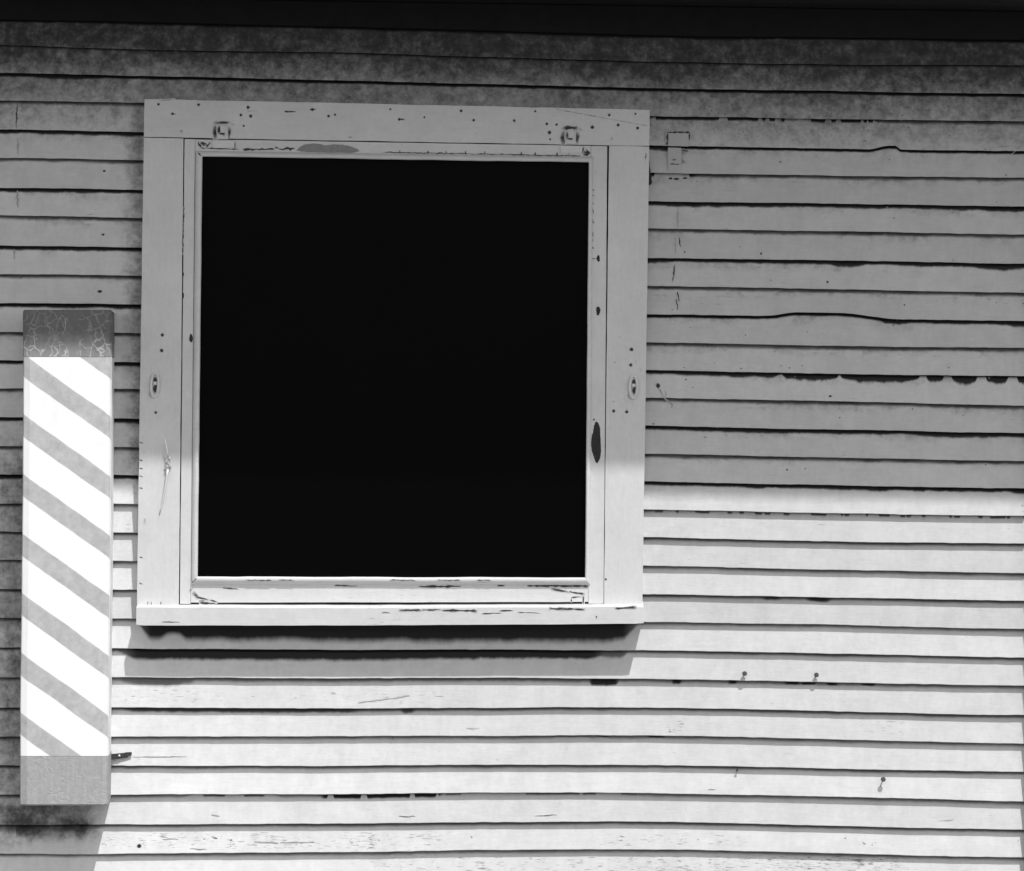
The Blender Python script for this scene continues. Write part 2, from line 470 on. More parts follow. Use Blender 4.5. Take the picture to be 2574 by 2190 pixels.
def build_siding():
    nx = len(XC); nt_ = len(T)
    verts, lap, gr, gdk, stn, pel, ton, quads = [], [], [], [], [], [], [], []
    spl = []
    base = 0
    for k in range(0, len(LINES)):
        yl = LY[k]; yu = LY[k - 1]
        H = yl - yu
        gw, gd = lap_crust_shade(k - 1, XC) if k > 0 else (np.full(nx, 8.0), np.full(nx, 1.0))
        # underside row first, then the face rows
        rows = [(yl - .8, np.full(nx, -.005), np.zeros(nx))]
        for t in T:
            dd = np.full(nx, float(face_depth(t, k)))
            if t == 0: dd = dd - .0012
            far = np.clip(1 - (1 - t) * H / (8.0 if (k - 1) % 2 == 0 else 9.0), 0, 1)
            dd = dd - (.0065 if (k - 1) % 2 == 0 else .0035) * far ** 1.4 * (k > 0)
            dd = dd + .0012 * (f2(XC / 160, np.full(nx, k * 3.1 + t), 3) - .5)
            if k == 10: dd = dd + .004 * np.exp(-((XC - 2060) / 110) ** 2) * (1 - t)
            rows.append((yl - t * H, dd, np.full(nx, t)))
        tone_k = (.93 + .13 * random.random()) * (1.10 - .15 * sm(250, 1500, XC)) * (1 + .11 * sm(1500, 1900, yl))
        for y, dd, t in rows:
            u = (XC - 1287) / 1000; v = (1095 - y) / 1000
            s = (D - dd) / D
            verts.append(np.stack([(u * ct - v * st) * s, -dd, ZC + (u * st + v * ct) * s], 1))
            lap.append((1 - t) * H); gr.append(gw); gdk.append(gd)
            # mildew, mixed with shade painted into the same mask
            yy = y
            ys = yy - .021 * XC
            up = np.interp(ys, [80, 130, 183, 240, 310, 390], [1.2, .98, .76, .56, .32, 0]) + .10 * (t - .5) * (ys < 330)  # mildewed top boards, deepened towards the eave as painted shade
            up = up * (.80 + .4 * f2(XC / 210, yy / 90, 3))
            lf = .62 * sm(285, 350, XC) * (1 - sm(350, 380, XC)) * sm(200, 260, yy) * (1 - sm(1150, 1300, yy))  # mildew blotches plus painted corner shade beside the left casing
            lf2 = .70 * (.35 + .65 * sm(-60, 50, XC)) * (1 - sm(60, 160, XC)) * sm(1000, 1200, yy) * (1 - sm(2050, 2180, yy)) * (.72 + .5 * f2(XC / 60, yy / 60, 3))  # grime left of the pole, with the pole's shade painted in
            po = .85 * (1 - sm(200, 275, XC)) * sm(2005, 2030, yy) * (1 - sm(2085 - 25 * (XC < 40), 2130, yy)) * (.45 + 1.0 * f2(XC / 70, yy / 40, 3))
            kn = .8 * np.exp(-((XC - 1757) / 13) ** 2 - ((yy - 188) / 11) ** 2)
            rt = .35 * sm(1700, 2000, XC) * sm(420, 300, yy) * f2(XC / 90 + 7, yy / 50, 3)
            tp = .36 * sm(.35, 1, t) * sm(1250, 1100, yy) * (f2(XC / 120 + 3, yy / 40, 3) > .5)  # painted shading: eave-shaded boards darken towards the lap above
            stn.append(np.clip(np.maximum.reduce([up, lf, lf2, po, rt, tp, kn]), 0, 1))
            pe = np.full(nx, .08)
            pe = pe + .42 * np.exp(-((XC - 1690) / 26) ** 2) * np.exp(-((yy - 1838) / 18) ** 2)
            pe = pe + .30 * np.exp(-((XC - 2570) / 14) ** 2) * sm(300, 700, yy) * (1 - sm(1300, 1400, yy))
            pe = pe + .30 * sm(2075, 2100, yy) * (1 - sm(2136, 2142, yy)) * ((f1(XC / 90 + 2, 3) > .52) * 1.0) * (XC > 250) * (t < .62) * (t > .2)
            pe = pe + .24 * sm(2160, 2175, yy) * (f1(XC / 120 + 8, 3) > .45)
            pe = pe + .24 * (yy > 1735) * (yy < 1775) * (XC > 300) * (XC < 1300) * (f1(XC / 80 + 31, 3) > .5)
            pel.append(pe)
            spv = np.full(nx, .12) + .1 * (yy > 1250)
            for xa, xb, ya, yb, am in ((270, 620, 1720, 1778, .8), (560, 1100, 1728, 1778, .6), (250, 1150, 2082, 2142, .95), (1500, 1900, 2085, 2134, .9), (1500, 2300, 2140, 2200, 1.0),
                                       (900, 1600, 2142, 2200, .9), (280, 340, 1270, 1340, .9), (1655, 1745, 1790, 1850, 1.1), (2120, 2330, 1800, 1860, .7), (1880, 2200, 1730, 1786, .5), (1700, 2500, 1290, 1362, .35), (500, 900, 1990, 2072, .3), (900, 1300, 1860, 1920, .35)):
                spv = np.maximum(spv, am * sm(xa - 60, xa + 60, XC) * (1 - sm(xb - 60, xb + 60, XC)) * sm(ya, ya + 14, yy) * (1 - sm(yb - 10, yb + 4, yy)))
            spl.append(np.clip(spv * (.55 + .9 * f2(XC / 70 + 5, yy / 30, 3)), 0, 1.2))
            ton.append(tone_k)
        nr = len(rows)
        r = np.arange(nr - 1)[:, None] * nx; c = np.arange(nx - 1)[None, :]
        a = (base + r + c).ravel()
        quads.append(np.stack([a, a + 1, a + 1 + nx, a + nx], 1))
        base += nr * nx
    V = np.concatenate(verts).astype(np.float32); Q = np.concatenate(quads).astype(np.int32)
    me = bpy.data.meshes.new('siding')
    me.vertices.add(len(V)); me.vertices.foreach_set('co', V.ravel())
    me.loops.add(Q.size); me.loops.foreach_set('vertex_index', Q.ravel())
    me.polygons.add(len(Q))
    me.polygons.foreach_set('loop_start', np.arange(0, Q.size, 4, dtype=np.int32))
    me.polygons.foreach_set('loop_total', np.full(len(Q), 4, dtype=np.int32))
    me.update(calc_edges=True)
    for nm, arr in (('lap', lap), ('grime_shade', gr), ('grime_shade_dark', gdk), ('stain_shade', stn), ('peel', pel), ('tone', ton), ('split', spl)):
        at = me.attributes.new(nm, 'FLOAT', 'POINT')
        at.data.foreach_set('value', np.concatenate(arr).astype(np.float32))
    # thin splits, cracks and holes lie on the boards as ribbons of the same sheet
    bm = bmesh.new(); bm.from_mesh(me)
    LD = bm.verts.layers.float.new('dirt'); LT = bm.verts.layers.float.get('tone'); LL = bm.verts.layers.float.get('lap')
    def ribbon(pts, wpx, mi=1):
        pts = [Vector((p[0], p[1])) for p in pts]
        rows = []
        val = 1.1 if mi == 1 else .55
        for i, p in enumerate(pts):
            d = (pts[min(i + 1, len(pts) - 1)] - pts[max(i - 1, 0)]).normalized()
            n = Vector((-d.y, d.x))
            ww = (wpx + .8) * (.35 + .65 * math.sin(math.pi * (i + .35) / (len(pts) - .3))) * random.uniform(.6, 1.3)
            dd = depth_at(p.x, p.y) + .0011
            row = []
            for q, vv in ((-1, 0), (-.3, val), (.3, val), (1, 0)):
                a = p + n * ww * q
                v = bm.verts.new(P(a.x, a.y, dd)); v[LD] = vv * random.uniform(.6, 1); v[LT] = .97; v[LL] = 60; row.append(v)
            rows.append(row)
        for a, b in zip(rows, rows[1:]):
            for q in range(3):
                bm.faces.new((a[q], b[q], b[q + 1], a[q + 1]))
    def jag(x0, y0, x1, y1, wpx, amp=1.5, step=7, mi=1):
        n = max(3, int(math.hypot(x1 - x0, y1 - y0) / step))
        ribbon([(x0 + (x1 - x0) * i / n + random.uniform(-amp, amp) * .6, y0 + (y1 - y0) * i / n + random.uniform(-amp, amp)) for i in range(n + 1)], wpx, mi)
    def dot(px, py, r, ry=None, mi=1):
        ry = ry or r
        dd = depth_at(px, py) + .0011
        rings = []
        for rr, vv in ((.5, 1.1), (1.0, .8), (1.7, 0)):
            rg = []
            for i in range(11):
                a = 2 * math.pi * i / 11
                v = bm.verts.new(P(px + rr * r * math.cos(a) * random.uniform(.85, 1.1), py + rr * ry * math.sin(a) * random.uniform(.85, 1.1), dd))
                v[LD] = vv; v[LT] = .97; v[LL] = 60; rg.append(v)
            rings.append(rg)
        bm.faces.new(rings[0])
        for a, b in zip(rings, rings[1:]):
            for i in range(11): bm.faces.new((a[i], b[i], b[(i + 1) % 11], a[(i + 1) % 11]))
    # vertical paint cracks near the joints
    for x, ya, yb, wpx in ((1703, 524, 570, 2), (1698, 596, 640, 2), (1708, 596, 622, 1.5), (1695, 666, 705, 2), (1703, 734, 756, 2.2),
                           (1700, 752, 780, 1.5), (44, 262, 320, 2.2), (43, 480, 520, 2.6), (37, 628, 652, 2), (44, 350, 385, 1.5)):
        jag(x, ya, x + random.uniform(-4, 4), yb, wpx, 2.5, 5, random.choice((1, 2, 2)))
    ribbon([(1655, 976), (1660, 982), (1668, 1000), (1675, 992), (1672, 982)], 2.2, 2)
    ribbon([(1668, 1000), (1678, 1008), (1690, 1018), (1688, 1026)], 2.0, 2)
    for x, y, wl in ((360, 1890, 0),): pass
    jag(332, 1903, 470, 1902, .6, .6, 9, 2)
    # splits along the grain in the lower boards
    for i in range(9):
        x = random.uniform(300, 2500); k = random.choice([23, 24, 24, 28, 28, 28, 29, 29, 29, 25, 27, 18])
        y = float(np.interp(x, XC, LY[k - 1])) + random.uniform(30, 64)
        L = random.uniform(15, 60)
        jag(x, y, x + L, y + random.uniform(-4, 4), random.uniform(.2, .8), 1.2, 7, random.choice((1, 2, 2)))
    for a in ((900, 1766, 985, 1756), (985, 1756, 1030, 1748), (640, 2116, 700, 2119), (705, 2118, 790, 2117), (2540, 390, 2574, 361), (2490, 372, 2545, 366),
              (590, 1470, 600, 1470)):
        jag(*a, .9, .8, 9, 2)
    for k in (12, 14, 16): pass
    # knots and holes
    dot(1654, 970, 4, 5); dot(1913, 638, 2.2); dot(2080, 709, 2.2); dot(2087, 996, 3, 2); dot(251, 733, 4.5, 3); dot(262, 430, 3, 2); dot(259, 590, 3, 2)
    dot(350, 2127, 4); pass
    dot(1686, 449, 5, 2.2); dot(1700, 450, 6, 2.4); dot(1722, 448, 5, 2)
    for i in range(60):
        x = random.uniform(1640, 2560); y = random.uniform(250, 1220)
        dot(x, y, random.uniform(.8, 1.6))
    bm.to_mesh(me); bm.free()
    me.polygons.foreach_set('use_smooth', [False] * len(me.polygons))
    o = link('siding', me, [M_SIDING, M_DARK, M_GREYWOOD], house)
    return o
build_siding()

def box(bm, x0, x1, y0, y1, z0, z1, mi=0):
    v = [bm.verts.new(p) for p in ((x0, y0, z0), (x1, y0, z0), (x1, y1, z0), (x0, y1, z0), (x0, y0, z1), (x1, y0, z1), (x1, y1, z1), (x0, y1, z1))]
    for f in ((0, 1, 5, 4), (1, 2, 6, 5), (2, 3, 7, 6), (3, 0, 4, 7), (4, 5, 6, 7), (3, 2, 1, 0)):
        bm.faces.new([v[i] for i in f]).material_index = mi

XL_, XR_ = P(-1490, 1095).x, P(2589, 1095).x
Z_SOF = ZC + 1.083
# body of the house behind the boards, foundation, corner board
bm = bmesh.new(); box(bm, XL_, XR_, .008, 4.0, .12, Z_SOF + .05)
bm_obj('wall', bm, M_TRIM_H, house)
bm = bmesh.new(); box(bm, XL_ + .02, XR_ - .02, .03, 3.97, -.1, .12)
bm_obj('foundation', bm, M_GREYWOOD, house)
bm = bmesh.new()
box(bm, XR_ + .003, XR_ + .115, -.036, .02, .14, Z_SOF - .004)
bmesh.ops.bevel(bm, geom=bm.edges[:], offset=.003, segments=2, affect='EDGES')
bm_obj('corner_board', bm, M_TRIM_V, house)
# dark frieze under the eave, its lower edge on the first lap
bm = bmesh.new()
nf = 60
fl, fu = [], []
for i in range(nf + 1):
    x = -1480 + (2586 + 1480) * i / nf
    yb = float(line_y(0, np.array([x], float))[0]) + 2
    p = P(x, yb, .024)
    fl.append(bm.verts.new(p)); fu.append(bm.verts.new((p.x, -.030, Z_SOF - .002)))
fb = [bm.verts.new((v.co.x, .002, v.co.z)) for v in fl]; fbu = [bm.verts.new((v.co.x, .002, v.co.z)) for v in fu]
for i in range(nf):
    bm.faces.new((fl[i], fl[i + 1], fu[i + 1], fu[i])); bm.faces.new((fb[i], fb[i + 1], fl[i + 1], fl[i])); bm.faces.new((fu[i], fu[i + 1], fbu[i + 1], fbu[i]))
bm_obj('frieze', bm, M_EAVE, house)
# eave
EAVE = .592
roof = empty('roof', (0, 0, Z_SOF), house)
def roofpart(name, bm, m):
    o = bm_obj(name, bm, m, roof); o.location = (0, 0, -Z_SOF); return o
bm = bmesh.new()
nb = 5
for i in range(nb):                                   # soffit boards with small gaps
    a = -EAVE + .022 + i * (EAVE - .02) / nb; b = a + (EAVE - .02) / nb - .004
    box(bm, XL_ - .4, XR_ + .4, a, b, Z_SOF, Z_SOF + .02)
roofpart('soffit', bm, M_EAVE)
bm = bmesh.new(); box(bm, XL_ - .41, XR_ + .41, -EAVE - .003, -EAVE + .019, Z_SOF - .002, Z_SOF + .15)
bmesh.ops.bevel(bm, geom=bm.edges[:], offset=.003, segments=2, affect='EDGES')
roofpart('fascia', bm, M_TRIM_H)
bm = bmesh.new()
prof = [(-EAVE - .012, Z_SOF + .152), (2.0, Z_SOF + 1.35), (4.58, Z_SOF + .1), (4.58, Z_SOF + .14), (2.0, Z_SOF + 1.40), (-EAVE - .012, Z_SOF + .20)]
A = [bm.verts.new((XL_ - .45, y, z)) for y, z in prof]; B = [bm.verts.new((XR_ + .45, y, z)) for y, z in prof]
for i in range(6):
    j = (i + 1) % 6; bm.faces.new((A[i], A[j], B[j], B[i]))
for q in (A, B):
    bm.faces.new((q[0], q[1], q[4], q[5])); bm.faces.new((q[1], q[2], q[3], q[4]))
roofpart('shingle_cover', bm, M_ROOF)

# ------------------------------------------------------------------ window
win = empty('window', (0, 0, 0), house)

def grid_interp(quad, s, t):
    tl, tr, br, bl = quad
    return ((tl[0] * (1 - s) + tr[0] * s) * (1 - t) + (bl[0] * (1 - s) + br[0] * s) * t,
            (tl[1] * (1 - s) + tr[1] * s) * (1 - t) + (bl[1] * (1 - s) + br[1] * s) * t)

def board_mesh(bm, quad, df, db, bev=.0018, wav=.5, n=26):
    """a sawn board: traced outline quad (tl,tr,br,bl) at depth df, back at db, slightly wavy long edges, eased arrises"""
    wpx = math.hypot(quad[1][0] - quad[0][0], quad[1][1] - quad[0][1]); hpx = math.hypot(quad[3][0] - quad[0][0], quad[3][1] - quad[0][1])
    ring = []
    sd = random.uniform(0, 900)
    def side(a, b, m):
        for i in range(m):
            f = i / m
            x = a[0] + (b[0] - a[0]) * f; y = a[1] + (b[1] - a[1]) * f
            L = math.hypot(b[0] - a[0], b[1] - a[1])
            if m > 2 and i > 0:
                o = (float(f1(np.array([sd + x / 40 + y / 37]), 3)[0]) - .5) * 2 * wav
                x += -(b[1] - a[1]) / L * o; y += (b[0] - a[0]) / L * o
            ring.append((x, y))
    m1 = n if wpx > hpx else 2; m2 = n if hpx >= wpx else 2
    side(quad[0], quad[1], m1); side(quad[1], quad[2], m2); side(quad[2], quad[3], m1); side(quad[3], quad[0], m2)
    fr = [bm.verts.new(P(x, y, df)) for x, y in ring]
    bk = []
    for v in fr:
        bk.append(bm.verts.new((v.co.x, -db, v.co.z)))
    N = len(fr)
    ff = bm.faces.new(fr)
    bm.faces.new(bk[::-1])
    for i in range(N):
        j = (i + 1) % N
        bm.faces.new((fr[i], bk[i], bk[j], fr[j]))
    if bev:
        ed = [e for e in ff.edges]
        bmesh.ops.bevel(bm, geom=ed, offset=bev, segments=2, affect='EDGES', profile=.6)

def dlay(bm):
    return bm.verts.layers.float.get('dirt') or bm.verts.layers.float.new('dirt')
def disc(bm, px, py, d, r, mi, ry=None, n=12, jit=.15):
    """a dark spot with a soft rim (mi 1 black, 2 faint); mi 0 is a plain disc of the same paint"""
    ry = ry or r
    L = dlay(bm); val = {0: 0, 1: 1.0, 2: .42}[mi]
    rings = []
    for q, (rr, vv) in enumerate(((.55, val), (1.0, val * (.75 if mi == 1 else .6)), (1.75, 0))):
        if mi == 0 and q == 2: break
        rg = []
        for i in range(n):
            a = 2 * math.pi * i / n
            v = bm.verts.new(P(px + rr * r * math.cos(a) * random.uniform(1 - jit, 1 + jit), py + rr * ry * math.sin(a) * random.uniform(1 - jit, 1 + jit), d - .0004 * (q == 2)))
            v[L] = vv; rg.append(v)
        rings.append(rg)
    bm.faces.new(rings[0])
    for a, b in zip(rings, rings[1:]):
        for i in range(n):
            bm.faces.new((a[i], b[i], b[(i + 1) % n], a[(i + 1) % n]))
def patch(bm, pts, d, mi):
    """bare wood showing through, with a dirty broken rim of paint"""
    out = []
    for i in range(len(pts)):
        a, b = pts[i], pts[(i + 1) % len(pts)]
        for q in range(4):
            f = q / 4
            out.append((a[0] + (b[0] - a[0]) * f + random.uniform(-.7, .7), a[1] + (b[1] - a[1]) * f + random.uniform(-.7, .7)))
    bm.faces.new([bm.verts.new(P(x, y, d)) for x, y in out]).material_index = mi
def line_mark(bm, x0, y0, x1, y1, wpx, d, mi, amp=1.0, step=6):
    L_ = dlay(bm); val = {1: 1.15, 2: .5}[mi]
    n = max(2, int(math.hypot(x1 - x0, y1 - y0) / step)); L = math.hypot(x1 - x0, y1 - y0)
    nx_, ny_ = -(y1 - y0) / L, (x1 - x0) / L
    rows = []
    for i in range(n + 1):
        f = i / n; o = random.uniform(-amp, amp); ww = (wpx * 1.0 + .8) * random.uniform(.35, 1.25); vv = val * random.uniform(.55, 1.0) * (.4 if i in (0, n) else 1)
        x = x0 + (x1 - x0) * f + nx_ * o; y = y0 + (y1 - y0) * f + ny_ * o
        row = []
        for q, v_ in ((-1, 0), (-.3, vv), (.3, vv), (1, 0)):
            v = bm.verts.new(P(x + nx_ * ww * q, y + ny_ * ww * q, d - .0004 * (abs(q) == 1))); v[L_] = v_; row.append(v)
        rows.append(row)
    for a, b in zip(rows, rows[1:]):
        for q in range(3):
            bm.faces.new((a[q], b[q], b[q + 1], a[q + 1]))

DC, DS, DB, DP = .043, .0405, .0495, .026      # casing, sash, bead, pane
# dark box behind the gaps
bm = bmesh.new()
a = P(372, 262, .02); b = P(1606, 1530, .02)
box(bm, a.x, b.x, -.022, .003, b.z, a.z)
bm_obj('jamb', bm, M_BACK, win)

# head casing
bm = bmesh.new()
board_mesh(bm, [(363, 249), (1633.5, 276.5), (1632, 367), (361.5, 344.5)], DC + .0005, .0, wav=1.2)
dm = DC + .0011
for X, Y in ((918, 605), (1000, 660), (1150, 607), (1437, 622), (1395, 667), (1452, 673), (1412, 730), (1810, 635), (1903, 673), (1940, 665)):
    disc(bm, X * .434, Y * .434, dm, random.uniform(2.0, 3.4), 1)
for X, Y in ((325, 633), (377, 692), (522, 680), (735, 643), (808, 697), (1043, 700), (1165, 645), (1232, 718), (1288, 722), (1247, 768), (1250, 807),
             (1415, 790), (1495, 737), (1593, 667), (1745, 660), (1645, 725), (1757, 742)):
    disc(bm, 840 + X * .434, Y * .434, dm, random.uniform(2.0, 3.6), 1)
for X, Y in ((1050, 760), ): disc(bm, X * .434, Y * .434, dm, 4, 2)
disc(bm, 840 + 1608 * .434, 803 * .434, dm, 3.5, 2)
line_mark(bm, 1394, 274, 1628, 317, 1.6, dm, 2, .5)
line_mark(bm, 428, 287, 443, 287, 1.5, dm, 1, .3); line_mark(bm, 620, 280, 648, 279, 1.6, dm, 2, .5); line_mark(bm, 715, 281, 745, 281, 2, dm, 1, .3)
line_mark(bm, 778, 276, 796, 275, 2, dm, 1, .3); line_mark(bm, 1003, 300, 1018, 300, 2, dm, 1, .3); line_mark(bm, 876, 345, 886, 345, 2, dm, 1, .3)
line_mark(bm, 402, 252, 440, 251, 2.5, dm, 2, 1)
bm_obj('head_casing', bm, [M_TRIM_H, M_HOLE, M_GREYWOOD], win)

# side casings
bm = bmesh.new()
board_mesh(bm, [(361.5, 346.0), (461, 348.0), (449, 1522.5), (344, 1522.5)], DC, .0, wav=.8)
dm = DC + .0007
for X, Y, r in ((940, 282, 3.2), (936, 372, 3.4), (902, 731, 2.6)): disc(bm, X * .434, 720 + Y * .434, dm, r, 1)
disc(bm, 364, 1308, dm, 2, 2, 6); disc(bm, 376, 1000, dm, 2, 2)
for y in (1112, 1156, 1176, 1196, 1226, 1400, 1466): line_mark(bm, 350, y, 359, y + 2, 1.4, dm, 1, .4, 3)
for x in (372, 381, 405): line_mark(bm, x, 1512, x - 1, 1521, 1.3, dm, 1, .3, 3)
bm_obj('casing', bm, [M_TRIM_V, M_HOLE, M_GREYWOOD], win)
bm = bmesh.new()
board_mesh(bm, [(1531, 366.5), (1632, 368.5), (1615, 1522), (1518, 1522)], DC, .0, wav=.8)
for X, Y, r in ((648, 548, 3.6), (641, 683, 3.4), (493, 1083, 3.0), (605, 1090, 3.2), (615, 935, 3.2)): disc(bm, 1400 + X * .2894, 720 + Y * .2894, dm, r, 1)
for X, Y, r in ((503, 660, 2), (490, 1000, 2), (545, 437, 1.5)): disc(bm, 1400 + X * .2894, 720 + Y * .2894, dm, r, 2)
line_mark(bm, 1575, 1022, 1575, 1035, 1.2, dm, 2, .2); line_mark(bm, 1608, 925, 1611, 935, 1.4, dm, 2, .3); line_mark(bm, 1597, 905, 1599, 915, 1.4, dm, 2, .3)
line_mark(bm, 1624, 385, 1623, 400, 1.6, dm, 1, .5, 3)
disc(bm, 1523, 1456, dm, 2, 1)
bm_obj('casing', bm, [M_TRIM_V, M_HOLE, M_GREYWOOD], win)

# sill: sloped top, front face, runs a little past the casings
def sill():
    bm = bmesh.new()
    n = 60; DF = .0780
    top, bot, bk, bb = [], [], [], []
    for i in range(n + 1):
        f = i / n
        x = 342.5 + (1618 - 342.5) * f
        wv = (float(f1(np.array([f * 22 + 3]), 3)[0]) - .5)
        yt = 1527 + 2.4 * math.sin(math.pi * f) - 1.5 * f + wv * 2
        yb = 1572.5 + 1.5 * math.sin(math.pi * f) - 4.5 * f + wv * 1.5
        a = P(x, yt, DF); b = P(x, yb, DF)
        top.append(bm.verts.new(a)); bot.append(bm.verts.new(b))
        bk.append(bm.verts.new((a.x, -.002, a.z + .011))); bb.append(bm.verts.new((b.x, -.002, b.z + .004)))
    fe = []
    for i in range(n):
        f = bm.faces.new((top[i], top[i + 1], bot[i + 1], bot[i]))
        bm.faces.new((top[i], bk[i], bk[i + 1], top[i + 1]))
        bm.faces.new((bot[i], bot[i + 1], bb[i + 1], bb[i]))
        bm.faces.new((bk[i], bb[i], bb[i + 1], bk[i + 1]))
    bm.faces.new((top[0], bot[0], bb[0], bk[0])); bm.faces.new((top[n], bk[n], bb[n], bot[n]))
    bm.edges.ensure_lookup_table()
    es = [e for e in bm.edges if (e.verts[0] in top and e.verts[1] in top) or (e.verts[0] in bot and e.verts[1] in bot)]
    bmesh.ops.bevel(bm, geom=es, offset=.002, segments=2, affect='EDGES')
    d = DF + .0006
    for a in ((1003, 1531, 1060, 1531, 6), (1060, 1531, 1110, 1529, 4), (960, 1537, 980, 1537, 3), (1110, 1531, 1200, 1533, 6), (1255, 1533, 1290, 1531, 3),
              (1380, 1527, 1470, 1529, 6), (1545, 1527, 1600, 1523, 5), (406, 1561, 452, 1561, 2.4), (1210, 1540, 1260, 1538, 2), (1300, 1536, 1360, 1538, 1.6), (1498, 1545, 1500, 1551, 2)):
        line_mark(bm, a[0], a[1] + 3, a[2], a[3] + 3, a[4] * .75, d, 1, .6, 9)
    return bm_obj('sill', bm, [M_SASH_H, M_DARK], win)
sill()

# sash: two stiles, two rails
bm = bm0 = bmesh.new()
board_mesh(bm, [(464, 349.5), (490.2, 350.1), (478.6, 1518.5), (452, 1518.5)], DS, .021, bev=.0012, wav=.5)
bm2 = bmesh.new()
board_mesh(bm2, [(1486, 367), (1526.4, 367.8), (1517.2, 1518), (1479, 1518)], DS, .021, bev=.0012, wav=.5)
dm = DS + .0006
def blob(x, y, rx, ry, mi=1):
    bm = bm2 if x > 1000 else bm0
    ph = random.uniform(0, 6)
    patch(bm, [(x + rx * math.cos(a) * (1 + .16 * math.sin(3 * a + ph)), y + ry * math.sin(a) * (1 + .08 * math.sin(2 * a + ph))) for a in [i * 2 * math.pi / 26 for i in range(26)]], dm, mi)
blob(1499.5, 1112, 12, 49); blob(1503.5, 782, 5, 12); blob(1504, 650, 4, 8); blob(1493, 1055, 2, 2)
blob(480, 850, 4.5, 11); blob(459.5, 744, 3, 7); blob(460, 690, 2.2, 5)
for y in (470, 485, 506, 520, 545, 580, 600, 620): line_mark(bm2, 1487, y, 1492, y + random.uniform(6, 18), 1.5, dm, 1, 1, 3)
line_mark(bm, 462, 520, 459, 640, 2, dm, 1, .8); line_mark(bm2, 1480, 650, 1498, 651, 1.5, dm, 1, .5)
bm_obj('stile', bm, [M_SASH_V, M_DARK, M_GREYWOOD], win)
bm_obj('stile', bm2, [M_SASH_V, M_DARK, M_GREYWOOD], win)
bm = bmesh.new()
board_mesh(bm, [(491, 350.4), (1485.4, 366.8), (1485, 398), (490.6, 383)], DS - .0008, .021, bev=.0012, wav=.6)
dm = DS - .0002
pts = [(745, 379), (752, 371), (765, 364), (785, 361), (806, 362), (815, 366), (822, 366), (838, 363), (862, 364), (884, 369), (900, 376), (904, 381), (890, 384), (850, 384.5), (800, 383), (770, 382.5)]
patch(bm, pts, dm, 2)
line_mark(bm, 610, 376, 690, 375, 3.5, dm, 1, 1.2); line_mark(bm, 690, 372, 700, 371, 4, dm, 1, 1); line_mark(bm, 700, 376, 742, 373, 3.5, dm, 1, 2); line_mark(bm, 520, 373, 600, 376, 1.5, dm, 1, .6)
for x in (1005, 1075, 1120, 1170, 1218, 1310, 1345, 1400, 1430): line_mark(bm, x, 376 + (x - 900) * .014, x + 1, 386 + (x - 900) * .014, 1.8, dm, 1, .6, 3)
line_mark(bm, 960, 383, 1460, 392, 1.4, dm, 1, 1)
# broken corners of the top rail
for a in ((497, 356, 506, 372, 3), (506, 372, 518, 373, 3), (518, 373, 528, 357, 2.4), (503, 360, 520, 362, 4), (508, 366, 524, 364, 2), (590, 358, 592, 372, 2)): line_mark(bm, *a, dm, 1, .7, 4)
for a in ((1458, 381, 1484, 385, 6), (1474, 374, 1480, 390, 3), (1466, 388, 1480, 390, 3)): line_mark(bm, *a, dm, 1, 1, 4)
bm_obj('rail', bm, [M_SASH_H, M_DARK, M_GREYWOOD], win)
bm = bmesh.new()
board_mesh(bm, [(479.6, 1461), (1478.5, 1463), (1478.7, 1513.5), (479.4, 1515)], DS - .0008, .021, bev=.0012, wav=.6)
for a in ((484, 1490, 500, 1503, 7), (490, 1500, 525, 1508, 5), (525, 1508, 548, 1514, 3), (500, 1516, 545, 1517, 4), (560, 1479, 600, 1480, 2), (840, 1472, 900, 1474, 2), (500, 1510, 515, 1512, 8),
          (1050, 1475, 1160, 1474, 4), (1250, 1472, 1270, 1472, 5), (1325, 1473, 1480, 1473, 5), (1385, 1481, 1430, 1488, 4), (1430, 1488, 1470, 1493, 3), (1436, 1503, 1462, 1500, 2.5), (1466, 1498, 1467, 1520, 4), (1436, 1505, 1437, 1515, 2)):
    line_mark(bm, *a, dm, 1, .6, 8)
bm_obj('rail', bm, [M_SASH_H, M_DARK, M_GREYWOOD], win)

